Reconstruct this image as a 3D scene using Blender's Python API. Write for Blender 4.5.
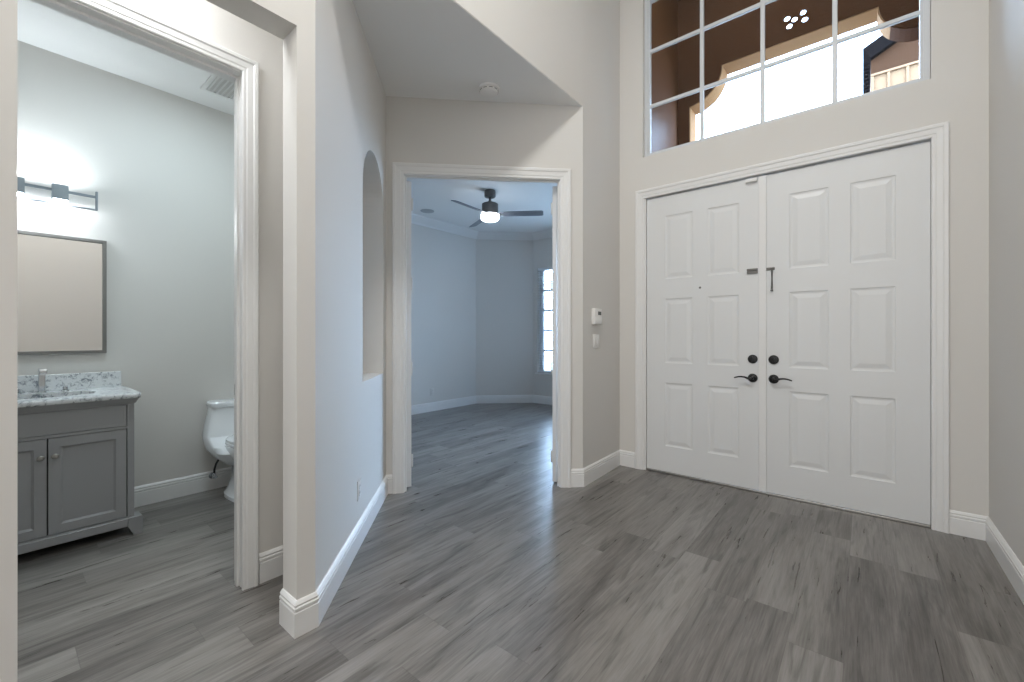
import bpy, bmesh, math, random
from mathutils import Vector, Matrix

for o in list(bpy.data.objects):
    bpy.data.objects.remove(o)
S = bpy.context.scene
COL = S.collection
R2 = math.sqrt(0.5)
PI = math.pi

# ------------------------------------------------------------------ camera
cam_d = bpy.data.cameras.new('camera')
cam = bpy.data.objects.new('camera', cam_d)
COL.objects.link(cam)
cam.location = (0, 0, 1.21)
cam.rotation_euler = (PI / 2, 0, math.radians(39.456))
cam_d.sensor_width = 36
cam_d.lens = 426.17 / 1024 * 36
cam_d.shift_y = -5.27 / 1024
cam_d.clip_start = 0.02
S.camera = cam

# ------------------------------------------------------------------ sky, exposure
S.view_settings.view_transform = 'Standard'
S.view_settings.look = 'None'
S.view_settings.gamma = 1
S.view_settings.use_curve_mapping = False
S.view_settings.exposure = 0.0
W = bpy.data.worlds.new('sky')
S.world = W
W.use_nodes = True
wn = W.node_tree.nodes
bg = wn['Background']
bg.inputs[0].default_value = (0.486, 0.69, 1.0, 1)
bg.inputs[1].default_value = 22.3
S.cycles.use_denoising = True
S.cycles.max_bounces = 12
S.cycles.diffuse_bounces = 8
S.cycles.transparent_max_bounces = 16
S.cycles.sample_clamp_indirect = 8


def area_lamp(name, loc, rot, sx, sy, power, color, label):
    d = bpy.data.lights.new(name, 'AREA')
    d.shape = 'RECTANGLE'
    d.size = sx
    d.size_y = sy
    d.energy = power
    d.color = color
    o = bpy.data.objects.new(name, d)
    COL.objects.link(o)
    o.location = loc
    o.rotation_euler = rot
    return o


# the two-storey foyer is lit from high up behind the camera and by an added rear fill lamp
XL_P = -2.08
area_lamp('foyer_ceiling_light', (-0.55, 0.4, 4.78), (0, 0, 0), 0.4, 1.3, 84, (1.0, 1.0, 0.975), '')
area_lamp('rear_fill_light', (-0.6, -4.8, 2.3), (math.radians(90), 0, 0), 2.2, 3.8, 74, (0.99, 0.985, 1.0), '')  # added fill panel, stands before the solid rear wall
area_lamp('passage_ceiling_light', (XL_P, 0.15, 2.88), (0, 0, 0), 0.25, 0.5, 11, (0.92, 0.96, 1.0), '')
area_lamp('powder_fill_light', (-3.05, 0.75, 2.99), (0, 0, 0), 0.3, 0.3, 16, (0.74, 0.91, 1.0), '')  # added overhead fill, evens out the powder room
area_lamp('study_side_fill', (-2.7, 6.15, 1.5), (math.radians(-90), 0, 0), 1.1, 2.2, 43, (0.43, 0.69, 1.0), '')  # added blue fill lamp at the unseen window, brightens the study


# ------------------------------------------------------------------ materials
def mat(name, base, rough=0.5, metal=0.0, spec=0.5, emit=None, estr=0.0, bump=0.0, bscale=200.0, coat=0.0):
    m = bpy.data.materials.new(name)
    m.use_nodes = True
    n = m.node_tree.nodes
    l = m.node_tree.links
    b = n['Principled BSDF']
    b.inputs['Base Color'].default_value = (*base, 1)
    b.inputs['Roughness'].default_value = rough
    b.inputs['Metallic'].default_value = metal
    b.inputs['Specular IOR Level'].default_value = spec
    if coat:
        b.inputs['Coat Weight'].default_value = coat
    if emit:
        b.inputs['Emission Color'].default_value = (*emit, 1)
        b.inputs['Emission Strength'].default_value = estr
    tc = n.new('ShaderNodeTexCoord')
    nz = n.new('ShaderNodeTexNoise')
    nz.inputs['Scale'].default_value = bscale
    nz.inputs['Detail'].default_value = 3
    l.new(tc.outputs['Object'], nz.inputs['Vector'])
    if bump:
        bp = n.new('ShaderNodeBump')
        bp.inputs['Strength'].default_value = bump
        bp.inputs['Distance'].default_value = 0.004
        l.new(nz.outputs['Fac'], bp.inputs['Height'])
        l.new(bp.outputs['Normal'], b.inputs['Normal'])
    else:
        mr = n.new('ShaderNodeMapRange')
        mr.inputs['To Min'].default_value = max(0.0, rough - 0.03)
        mr.inputs['To Max'].default_value = min(1.0, rough + 0.03)
        l.new(nz.outputs['Fac'], mr.inputs['Value'])
        l.new(mr.outputs['Result'], b.inputs['Roughness'])
    return m


M = {}
M['wall'] = mat('wall_paint', (0.665, 0.645, 0.615), 0.75, spec=0.25, bump=0.05, bscale=130)
M['ceil'] = mat('ceiling_paint', (0.82, 0.82, 0.81), 0.85, spec=0.2, bump=0.05, bscale=90)
M['trim'] = mat('trim_paint', (0.76, 0.755, 0.745), 0.35, spec=0.5)
M['door'] = mat('door_paint', (0.71, 0.715, 0.715), 0.38, spec=0.5)
M['black'] = mat('black_metal', (0.012, 0.012, 0.013), 0.35, metal=0.3)
M['steel'] = mat('brushed_steel', (0.42, 0.41, 0.39), 0.32, metal=1.0)
M['pewter'] = mat('pewter', (0.16, 0.155, 0.145), 0.45, metal=0.7)
M['chrome'] = mat('chrome', (0.62, 0.65, 0.68), 0.12, metal=1.0)
M['hinge'] = mat('painted_hinge', (0.66, 0.65, 0.63), 0.4, metal=0.2)
M['vanity'] = mat('vanity_grey_paint', (0.31, 0.31, 0.315), 0.42)
M['gap_shade'] = mat('vanity_gap_shade', (0.04, 0.04, 0.04), 0.7)  # near-black stand-in for the shade in the vanity gaps
M['porcelain'] = mat('porcelain', (0.80, 0.82, 0.84), 0.1, coat=0.4)
M['plastic'] = mat('white_plastic', (0.78, 0.77, 0.75), 0.4)
M['platepaint'] = mat('painted_plate', (0.68, 0.66, 0.63), 0.5)
M['barmetal'] = mat('dark_chrome_bar', (0.24, 0.27, 0.30), 0.5, metal=0.3)
M['shade'] = mat('brushed_chrome_shade', (0.30, 0.34, 0.37), 0.45, metal=0.8)
M['screen'] = mat('grey_screen', (0.10, 0.11, 0.11), 0.2)
M['slot'] = mat('dark_slot', (0.05, 0.05, 0.05), 0.6)
M['fan'] = mat('fan_gunmetal', (0.16, 0.15, 0.145), 0.38, metal=0.7)
M['blade'] = mat('fan_blade', (0.20, 0.21, 0.24), 0.4)
M['fanlamp'] = mat('fan_lamp', (1, 1, 1), 0.4, emit=(0.86, 0.93, 1.0), estr=20)
M['vlamp'] = mat('vanity_lamp', (1, 1, 1), 0.4, emit=(0.86, 0.94, 1.0), estr=190)
M['hose'] = mat('braided_hose', (0.03, 0.03, 0.032), 0.5, metal=0.4)
M['stucco'] = mat('brown_stucco', (0.070, 0.025, 0.009), 0.9, spec=0.05, bump=0.9, bscale=45)
M['sheen'] = mat('painted_brown_stucco', (0.10, 0.034, 0.009), 0.45, spec=0.35, bump=1.0, bscale=45)
M['reveal'] = mat('beige_stucco', (0.36, 0.19, 0.085), 0.9, spec=0.1, bump=0.9, bscale=28)
M['wingwall'] = mat('wing_brown_stucco', (0.038, 0.016, 0.007), 0.9, spec=0.1, bump=0.4, bscale=20)
M['cream'] = mat('cream_stucco', (0.19, 0.112, 0.062), 0.9, spec=0.1, bump=0.4, bscale=20)
M['tile'] = mat('dark_roof_tile', (0.005, 0.004, 0.004), 1.0, spec=0.0)
M['concrete'] = mat('concrete', (0.13, 0.12, 0.105), 0.9, bump=0.3, bscale=40)
M['frame'] = mat('window_frame', (0.62, 0.64, 0.66), 0.4)
M['slats'] = mat('blind_slat', (0.72, 0.74, 0.76), 0.45)
M['mframe'] = mat('mirror_frame', (0.20, 0.19, 0.18), 0.4, metal=0.3)
M['mirror'] = mat('mirror_glass', (0.86, 0.86, 0.84), 0.015, metal=1.0)


def glass_mat():
    m = bpy.data.materials.new('window_glass')
    m.use_nodes = True
    n = m.node_tree.nodes
    l = m.node_tree.links
    n.remove(n['Principled BSDF'])
    out = n['Material Output']
    tr = n.new('ShaderNodeBsdfTransparent')
    tr.inputs[0].default_value = (0.96, 0.975, 0.97, 1)
    gl = n.new('ShaderNodeBsdfGlossy')
    gl.inputs['Roughness'].default_value = 0.02
    fr = n.new('ShaderNodeFresnel')
    fr.inputs[0].default_value = 1.22
    mx = n.new('ShaderNodeMixShader')
    l.new(fr.outputs[0], mx.inputs[0])
    l.new(tr.outputs[0], mx.inputs[1])
    l.new(gl.outputs[0], mx.inputs[2])
    l.new(mx.outputs[0], out.inputs['Surface'])
    return m


M['glass'] = glass_mat()


def marble_mat():
    m = mat('veined_marble', (0.7, 0.7, 0.7), 0.18)
    n = m.node_tree.nodes
    l = m.node_tree.links
    b = n['Principled BSDF']
    tc = n.new('ShaderNodeTexCoord')
    a = n.new('ShaderNodeTexNoise')
    a.inputs['Scale'].default_value = 38
    a.inputs['Detail'].default_value = 8
    a.inputs['Roughness'].default_value = 0.72
    a.inputs['Distortion'].default_value = 0.5
    l.new(tc.outputs['Object'], a.inputs['Vector'])
    r = n.new('ShaderNodeValToRGB')
    r.color_ramp.elements[0].position = 0.37
    r.color_ramp.elements[0].color = (0.16, 0.18, 0.21, 1)
    r.color_ramp.elements[1].position = 0.50
    r.color_ramp.elements[1].color = (0.70, 0.72, 0.73, 1)
    l.new(a.outputs['Fac'], r.inputs[0])
    l.new(r.outputs[0], b.inputs['Base Color'])
    return m


M['marble'] = marble_mat()


def floor_mat():
    m = bpy.data.materials.new('grey_plank_floor')
    m.use_nodes = True
    n = m.node_tree.nodes
    l = m.node_tree.links
    b = n['Principled BSDF']

    def math_(op, a, c=None, cl=False):
        q = n.new('ShaderNodeMath')
        q.operation = op
        q.use_clamp = cl
        for i, v in enumerate((a, c)):
            if v is None:
                continue
            if isinstance(v, (int, float)):
                q.inputs[i].default_value = v
            else:
                l.new(v, q.inputs[i])
        return q.outputs[0]

    def comb(x, y, z=0.0):
        q = n.new('ShaderNodeCombineXYZ')
        for i, v in enumerate((x, y, z)):
            if isinstance(v, (int, float)):
                q.inputs[i].default_value = v
            else:
                l.new(v, q.inputs[i])
        return q.outputs[0]

    def noise(v, scale, det, rough=0.55, dist=0.0):
        q = n.new('ShaderNodeTexNoise')
        q.inputs['Scale'].default_value = scale
        q.inputs['Detail'].default_value = det
        q.inputs['Roughness'].default_value = rough
        q.inputs['Distortion'].default_value = dist
        l.new(v, q.inputs['Vector'])
        return q.outputs['Fac']

    def white(v):
        q = n.new('ShaderNodeTexWhiteNoise')
        q.noise_dimensions = '3D'
        l.new(v, q.inputs['Vector'])
        return q.outputs['Value'], q.outputs['Color']

    def ramp(v, stops):
        q = n.new('ShaderNodeValToRGB')
        e = q.color_ramp.elements
        e[0].position, e[0].color = stops[0][0], (*stops[0][1], 1)
        e[1].position, e[1].color = stops[-1][0], (*stops[-1][1], 1)
        for p_, c_ in stops[1:-1]:
            k = e.new(p_)
            k.color = (*c_, 1)
        l.new(v, q.inputs[0])
        return q.outputs[0]

    tc = n.new('ShaderNodeTexCoord')
    sp = n.new('ShaderNodeSeparateXYZ')
    l.new(tc.outputs['Object'], sp.inputs[0])
    x, y = sp.outputs[0], sp.outputs[1]
    PW, PL = 0.178, 1.22
    xr = math_('DIVIDE', math_('ADD', x, 0.055), PW)
    row = math_('FLOOR', xr)
    fx = math_('SUBTRACT', xr, row)
    off, _ = white(comb(row, 3.7, 1.1))
    yr = math_('ADD', math_('DIVIDE', y, PL), off)
    colm = math_('FLOOR', yr)
    fy = math_('SUBTRACT', yr, colm)
    tone, pcol = white(comb(row, colm, 5.0))
    ps = n.new('ShaderNodeSeparateXYZ')
    l.new(pcol, ps.inputs[0])
    # grain runs along the plank, shifted per plank
    gx = math_('ADD', x, math_('MULTIPLY', ps.outputs[0], 7.0))
    gy = math_('ADD', y, math_('MULTIPLY', ps.outputs[1], 11.0))
    broad = noise(comb(math_('MULTIPLY', gx, 7.0), math_('MULTIPLY', gy, 0.9), tone), 1.0, 3, 0.5, 0.8)
    mid = noise(comb(math_('MULTIPLY', gx, 32.0), math_('MULTIPLY', gy, 2.4), tone), 1.0, 5, 0.6, 1.0)
    fine = noise(comb(math_('MULTIPLY', gx, 150.0), math_('MULTIPLY', gy, 6.0), tone), 1.0, 4, 0.6, 0.4)
    streak = noise(comb(math_('MULTIPLY', gx, 17.0), math_('MULTIPLY', gy, 1.6), math_('ADD', tone, 4.0)), 1.0, 4, 0.55, 1.6)
    v = math_('ADD', math_('MULTIPLY', broad, 0.44), math_('MULTIPLY', mid, 0.28))
    v = math_('ADD', v, math_('MULTIPLY', fine, 0.28))
    v = math_('ADD', v, math_('MULTIPLY', math_('SUBTRACT', tone, 0.5), 0.12))
    col0 = ramp(v, [(0.34, (0.080, 0.072, 0.065)), (0.44, (0.137, 0.126, 0.117)),
                    (0.53, (0.193, 0.180, 0.167)), (0.66, (0.262, 0.246, 0.231))])
    dark = ramp(streak, [(0.30, (0.55, 0.54, 0.53)), (0.42, (0.85, 0.86, 0.86)), (0.50, (1, 1, 1))])
    md = n.new('ShaderNodeMix')
    md.data_type = 'RGBA'
    md.blend_type = 'MULTIPLY'
    md.inputs[0].default_value = 1.0
    l.new(col0, md.inputs[6])
    l.new(dark, md.inputs[7])
    col = md.outputs[2]
    # knots: sparse dark eyes stretched along the plank
    vo = n.new('ShaderNodeTexVoronoi')
    vo.inputs['Scale'].default_value = 1.0
    l.new(comb(math_('ADD', math_('MULTIPLY', gx, 4.2), math_('MULTIPLY', mid, 0.22)), math_('ADD', math_('MULTIPLY', gy, 1.7), math_('MULTIPLY', fine, 0.1)), 0.3), vo.inputs['Vector'])
    kn = ramp(vo.outputs['Distance'], [(0.03, (0.32, 0.31, 0.30)), (0.08, (0.70, 0.70, 0.70)), (0.17, (1, 1, 1))])
    mk = n.new('ShaderNodeMix')
    mk.data_type = 'RGBA'
    mk.blend_type = 'MULTIPLY'
    mk.inputs[0].default_value = 0.36
    l.new(col, mk.inputs[6])
    l.new(kn, mk.inputs[7])
    # seams
    ex = math_('MINIMUM', fx, math_('SUBTRACT', 1.0, fx))
    ey = math_('MINIMUM', fy, math_('SUBTRACT', 1.0, fy))
    sx = math_('LESS_THAN', ex, 0.008)
    sy = math_('LESS_THAN', ey, 0.0013)
    seam = math_('MAXIMUM', sx, sy)
    ms = n.new('ShaderNodeMix')
    ms.data_type = 'RGBA'
    l.new(math_('MULTIPLY', seam, 0.28), ms.inputs[0])
    l.new(mk.outputs[2], ms.inputs[6])
    ms.inputs[7].default_value = (0.06, 0.056, 0.052, 1)
    l.new(ms.outputs[2], b.inputs['Base Color'])
    rr = n.new('ShaderNodeMapRange')
    rr.inputs['To Min'].default_value = 0.23
    rr.inputs['To Max'].default_value = 0.36
    l.new(mid, rr.inputs['Value'])
    l.new(rr.outputs[0], b.inputs['Roughness'])
    b.inputs['Specular IOR Level'].default_value = 0.5
    bp = n.new('ShaderNodeBump')
    bp.inputs['Strength'].default_value = 0.12
    bp.inputs['Distance'].default_value = 0.002
    l.new(math_('SUBTRACT', fine, seam), bp.inputs['Height'])
    l.new(bp.outputs[0], b.inputs['Normal'])
    return m


M['floor'] = floor_mat()


# ------------------------------------------------------------------ mesh helpers
def box(bm, x0, x1, y0, y1, z0, z1, bev=0.0, seg=2):
    c = Vector(((x0 + x1) / 2, (y0 + y1) / 2, (z0 + z1) / 2))
    mtx = Matrix.Translation(c) @ Matrix.Diagonal((abs(x1 - x0), abs(y1 - y0), abs(z1 - z0), 1))
    r = bmesh.ops.create_cube(bm, size=1, matrix=mtx)
    if bev > 0:
        es = list({e for v in r['verts'] for e in v.link_edges})
        bmesh.ops.bevel(bm, geom=es, offset=bev, segments=seg, affect='EDGES', profile=0.5)


def prism(bm, loops, mapf, w0, w1):
    """loops: outline then holes in 2D; extruded from w0 to w1 along the mapped third axis"""
    front, back, edges = [], [], []
    for lp in loops:
        vs = [bm.verts.new(mapf(a, b, w0)) for a, b in lp]
        front.append(vs)
        for i in range(len(vs)):
            edges.append(bm.edges.new((vs[i], vs[(i + 1) % len(vs)])))
    res = bmesh.ops.triangle_fill(bm, use_beauty=True, use_dissolve=False, edges=edges)
    faces = [g for g in res['geom'] if isinstance(g, bmesh.types.BMFace)]
    tw = {}
    for lp, vs in zip(loops, front):
        for (a, b), v in zip(lp, vs):
            tw[v] = bm.verts.new(mapf(a, b, w1))
    for f in faces:
        bm.faces.new([tw[v] for v in reversed(f.verts[:])])
    for vs in front:
        for i in range(len(vs)):
            a, b = vs[i], vs[(i + 1) % len(vs)]
            bm.faces.new((a, b, tw[b], tw[a]))
    bmesh.ops.recalc_face_normals(bm, faces=bm.faces[:])


def sweep(bm, pts, prof, mapf, side=1, closed=False):
    """profile (o, h): o = offset in the plane of the path (mitred), h = third axis"""
    n = len(pts)
    P = [Vector(p) for p in pts]
    mit = []
    for i in range(n):
        ns = []
        for a, b in ((i - 1, i), (i, i + 1)):
            if closed or (0 <= a and b < n):
                d = (P[b % n] - P[a % n]).normalized()
                ns.append(Vector((-d.y, d.x)) * side)
        if len(ns) == 1:
            mit.append(ns[0])
        else:
            mit.append((ns[0] + ns[1]) / (1 + ns[0].dot(ns[1])))
    rings = [[bm.verts.new(mapf(*(P[i] + mit[i] * o), h)) for o, h in prof] for i in range(n)]
    k = len(prof)
    m_ = n if closed else n - 1
    for i in range(m_):
        a, b = rings[i], rings[(i + 1) % n]
        for j in range(k):
            bm.faces.new((a[j], a[(j + 1) % k], b[(j + 1) % k], b[j]))
    if not closed:
        bm.faces.new(rings[0])
        bm.faces.new(list(reversed(rings[-1])))
    bmesh.ops.recalc_face_normals(bm, faces=bm.faces[:])


def lathe(bm, prof, origin=(0, 0, 0), axis='Z', seg=32, sx=1.0, sy=1.0):
    """prof: (radius, height)"""
    rings = []
    ox, oy, oz = origin
    for r, h in prof:
        ring = []
        for i in range(seg):
            a = 2 * PI * i / seg
            u, v = math.cos(a) * r * sx, math.sin(a) * r * sy
            if axis == 'Z':
                p = (ox + u, oy + v, oz + h)
            elif axis == 'Y':
                p = (ox + u, oy + h, oz + v)
            else:
                p = (ox + h, oy + u, oz + v)
            ring.append(bm.verts.new(p))
        rings.append(ring)
    for a, b in zip(rings, rings[1:]):
        for i in range(seg):
            bm.faces.new((a[i], a[(i + 1) % seg], b[(i + 1) % seg], b[i]))
    bm.faces.new(rings[0])
    bm.faces.new(rings[-1])
    bmesh.ops.recalc_face_normals(bm, faces=bm.faces[:])


def loft(bm, rings, cap=True):
    vs = [[bm.verts.new(p) for p in r] for r in rings]
    k = len(vs[0])
    for a, b in zip(vs, vs[1:]):
        for i in range(k):
            bm.faces.new((a[i], a[(i + 1) % k], b[(i + 1) % k], b[i]))
    if cap:
        bm.faces.new(vs[0])
        bm.faces.new(vs[-1])
    bmesh.ops.recalc_face_normals(bm, faces=bm.faces[:])


def tube(bm, pts, radii, seg=10, flat=1.0):
    P = [Vector(p) for p in pts]
    if not isinstance(radii, (list, tuple)):
        radii = [radii] * len(P)
    rings = []
    up = Vector((0, 0, 1))
    for i, p in enumerate(P):
        d = (P[min(i + 1, len(P) - 1)] - P[max(i - 1, 0)]).normalized()
        a = d.cross(up)
        if a.length < 1e-3:
            a = d.cross(Vector((0, 1, 0)))
        a.normalize()
        b = d.cross(a).normalized()
        rings.append([p + (a * math.cos(2 * PI * k / seg) + b * math.sin(2 * PI * k / seg) * flat) * radii[i] for k in range(seg)])
    loft(bm, rings)


def obj(name, bm, m, parent=None, smooth=False):
    me = bpy.data.meshes.new(name)
    bm.normal_update()
    bm.to_mesh(me)
    bm.free()
    me.materials.append(M[m] if isinstance(m, str) else m)
    if smooth:
        me.polygons.foreach_set('use_smooth', [True] * len(me.polygons))
        try:
            me.set_sharp_from_angle(angle=math.radians(35))
        except Exception:
            pass
    o = bpy.data.objects.new(name, me)
    COL.objects.link(o)
    if parent:
        o.parent = parent
    return o


def tag(o, label, cat, group=None, kind=None):
    o['label'] = label
    o['category'] = cat
    if group:
        o['group'] = group
    if kind:
        o['kind'] = kind
    return o


def thing(name, label, cat, loc=(0, 0, 0), rz=0.0, group=None, kind=None):
    o = bpy.data.objects.new(name, None)
    COL.objects.link(o)
    o.empty_display_size = 0.1
    o.location = loc
    o.rotation_euler = (0, 0, rz)
    return tag(o, label, cat, group, kind)


def struct(name, bm, m, label, cat, parent=None, smooth=False):
    o = obj(name, bm, m, parent, smooth)
    if not parent:
        tag(o, label, cat, kind='structure')
    return o


def B():
    return bmesh.new()


XY = lambda a, b, w: (a, b, w)          # plan polygon, extruded in z
XZ = lambda a, b, w: (a, w, b)          # elevation on an x wall, extruded in y
YZ = lambda a, b, w: (w, a, b)          # elevation on a y wall, extruded in x


def diag(ox, oy, dx, dy, nx, ny):
    """wall plane through (ox,oy): u along (dx,dy), w along (nx,ny), v = z"""
    return lambda u, z, w: (ox + dx * u + nx * w, oy + dy * u + ny * w, z)


def rect(a0, a1, b0, b1):
    return [(a0, b0), (a1, b0), (a1, b1), (a0, b1)]


# ------------------------------------------------------------------ key dimensions
XL, XR, YD = -1.765, 0.575, 3.732
XU, XK = -1.737, -1.768                    # upper wall / far end of the keypad wall
# foyer side walls and the front-door wall
YB = -5.0                                  # solid rear wall of the foyer
ZL, ZH = 3.052, 4.9                        # low hall ceiling, tall foyer ceiling
CN, CF = -0.913, 4.743                     # niche wall x+y=CN ; study wall y-x=CF
NX, NY = (CN - CF) / 2, (CN + CF) / 2      # corner of niche wall and study wall
YS = XU + CF                               # convex corner of study wall and short wall
XB = -2.285                                # powder room door wall
XW = -3.972                                # powder room back wall
XS, YW = -5.335, 6.2                       # study far walls

# ------------------------------------------------------------------ floor and ceilings
bm = B()
prism(bm, [[(-5.6, YB), (0.75, YB), (0.75, 3.85), (-1.9, 3.85), (-1.9, 6.3), (-5.6, 6.3)]], XY, 0, -0.1)
struct('floor', bm, 'floor', 'grey wood-look plank floor running through foyer, powder room and study', 'floor')
bm = B()
prism(bm, [[(-5.6, YB), (XL - 0.13, YB), (XL - 0.13, 0.7), (XL - 0.003, 0.84), (XU - 0.003, 0.86), (XU - 0.003, YS), (XL - 0.1, 6.35), (-5.6, 6.35)]], XY, ZL, ZL + 0.12)
struct('ceiling', bm, 'ceil', 'low flat ceiling over the hall corner with the smoke detector', 'ceiling')
bm = B()
box(bm, XL - 0.13, XR + 0.15, YB, YD + 0.16, ZH, ZH + 0.12)
struct('ceiling_foyer', bm, 'ceil', 'high ceiling above the two-storey foyer', 'ceiling')

# ------------------------------------------------------------------ walls
bm = B()
# (door opening reaches the floor, so it is part of the outline)
prism(bm, [[(XK - 0.1, 0), (-1.535, 0), (-1.535, 2.465), (0.350, 2.465), (0.350, 0), (XR + 0.15, 0), (XR + 0.15, ZH), (XK - 0.1, ZH)],
           rect(-1.538, 0.331, 2.823, 4.30)], XZ, YD, YD + 0.16)
struct('wall_front', bm, 'wall', 'beige wall holding the white double front door and transom window', 'wall')
bm = B()
box(bm, XR, XR + 0.15, YB, YD, 0, ZH)
struct('wall_right', bm, 'wall', 'plain beige wall at the right edge beside the double door', 'wall')
bm = B()
prism(bm, [[(XU, YS), (XK, YD + 0.16), (XK - 0.2, YD + 0.16), (XU - 0.2, YS)]], XY, 0, ZH)
struct('wall_keypad', bm, 'wall', 'narrow beige wall with keypad between study opening and front door', 'wall')
bm = B()
prism(bm, [[(YB, 0), (0.04, 0), (0.04, 2.463), (0.777, 2.463), (0.777, ZH), (YB, ZH)]], YZ, XL, XL - 0.13)
box(bm, XU - 0.13, XU, 0.777, YS, ZL + 0.004, ZH)
struct('wall_left', bm, 'wall', 'beige wall with squared passage opening in front of the powder room', 'wall')
bm = B()
prism(bm, [[(XL - 0.13, 0), (XR + 0.15, 0), (XR + 0.15, ZH), (XL - 0.13, ZH)]], XZ, YB, YB - 0.15)
struct('wall_back', bm, 'wall', 'rear wall behind the viewpoint', 'wall')
# niche wall, slightly thickened at its free end
DN = diag(XL, CN - XL, -R2, R2, -R2, -R2)      # u from the free end to the study wall, w into the wall
UN = (NX - XL) / -R2
u0, u1, zs, zp = 0.785, 1.395, 0.932, 2.125
arch = [(u0, zs), (u1, zs)] + [((u0 + u1) / 2 + math.cos(a) * (u1 - u0) / 2, zp + math.sin(a) * (u1 - u0) / 2)
                                for a in [PI * k / 28 for k in range(29)]]
bm = B()
prism(bm, [rect(0.05, 0.45, 0, ZL)], DN, 0, 0.12)
prism(bm, [rect(0.45, UN, 0, ZL), arch], DN, 0, 0.23)
prism(bm, [rect(u0 - 0.05, u1 + 0.05, zs - 0.05, zp + 0.36)], DN, 0.23, 0.26)
q = 0.05 * R2
prism(bm, [[(XL, 0.777), (XL, CN - XL), (XL - q, CN - XL + q), (XL - q - 0.12 * R2, CN - XL + q - 0.12 * R2), (XL - 0.13, 0.777)]], XY, 0, ZL)
struct('wall_niche', bm, 'wall', 'pale wall with tall arched niche beside the study opening', 'wall')
# study wall (with the double-door opening)
DS = diag(NX, NY, R2, R2, -R2, R2)             # u from the niche corner to the short wall, w into the study
US = (XU - NX) / R2
bm = B()
prism(bm, [[(0, 0), (0.120, 0), (0.120, 2.468), (1.370, 2.468), (1.370, 0), (US, 0), (US, ZL), (0, ZL)]], DS, 0, 0.07)
struct('wall_study', bm, 'wall', 'beige wall around the study opening under the low ceiling', 'wall')
# powder room
bm = B()
prism(bm, [[(-1.0, 0), (-0.035, 0), (-0.035, 2.48), (0.772, 2.48), (0.772, 0), (1.19, 0), (1.19, ZL), (-1.0, ZL)]], YZ, XB, XB - 0.115)
struct('wall_powder_door', bm, 'wall', 'wall holding the cased powder room doorway at left', 'wall')
bm = B()
box(bm, XW - 0.12, XW, -1.0, 1.98, 0, ZL)
struct('wall_powder_back', bm, 'wall', 'powder room wall behind mirror, vanity and toilet', 'wall')
bm = B()
box(bm, XW, -2.95, 1.75, 1.86, 0, ZL)
box(bm, XW - 0.12, XL - 0.13, -1.12, -1.0, 0, ZL)
struct('wall_powder_side', bm, 'wall', 'side walls closing the powder room out of sight', 'wall')
bm = B()
prism(bm, [[(XW, -1.0), (XB - 0.115, -1.0), (XB - 0.115, 1.18), (-2.83, 1.75), (XW, 1.75)]], XY, 3.01, ZL)
struct('ceiling_powder', bm, 'ceil', 'powder room ceiling holding the air vent', 'ceiling')
bm = B()
box(bm, XL - 0.13 - 0.4, XL - 0.13, 0.0, 0.86, 2.9, 2.93)
struct('ceiling_passage', bm, 'ceil', 'small ceiling over the passage to the powder room', 'ceiling')
# study
C0, C1 = (XS, 5.47), (XS + YW - 5.47, YW)
bm = B()
box(bm, XS - 0.12, XS, 1.98, 5.47, 0, ZL)
struct('wall_study_left', bm, 'wall', 'study wall at left with the outlet near the floor', 'wall')
bm = B()
prism(bm, [[C0, C1, (C1[0], C1[1] + 0.15), (C0[0] - 0.12, C0[1])]], XY, 0, ZL)
struct('wall_study_corner', bm, 'wall', 'angled study wall between left wall and window wall', 'wall')
bm = B()
WZ0, WZ1 = 0.545, 2.425
prism(bm, [rect(C1[0], -1.79, 0, ZL), rect(-4.525, -3.615, WZ0, WZ1), rect(-3.3, -2.1, 0.3, 2.6)], XZ, YW, YW + 0.15)
struct('wall_study_back', bm, 'wall', 'far study wall holding the bright blinded window', 'wall')
bm = B()
box(bm, XS - 0.12, NX - 0.09, 1.90, 1.98, 0, ZL)
struct('wall_study_side', bm, 'wall', 'near side wall of the study out of sight', 'wall')
bm = B()
box(bm, -1.95, -1.79, YD + 0.16, YW, 0, 5.4)
struct('wall_porch_left', bm, 'sheen', 'brown stucco side wall of the porch seen through left transom panes', 'wall')
bm = B()
box(bm, XR, XR + 0.16, YD + 0.16, 5.45, 0, 5.4)
struct('wall_porch_right', bm, 'stucco', 'brown stucco side wall of the porch at right of the transom', 'wall')

# ------------------------------------------------------------------ baseboards and crown
T = 0.016
BB = [(0, 0), (T, 0), (T, 0.097), (T - 0.004, 0.100), (T - 0.004, 0.104), (T, 0.107), (T, 0.116), (T - 0.005, 0.120),
      (T - 0.005, 0.124), (T - 0.002, 0.128), (T - 0.008, 0.138), (0.004, 0.142), (0, 0.142)]


def baseboard(name, pts, label):
    b_ = B()
    sweep(b_, pts, BB, XY, side=-1)
    struct(name, b_, 'trim', label, 'baseboard')


def sp(u):
    return (NX + u * R2, NY + u * R2)


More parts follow.
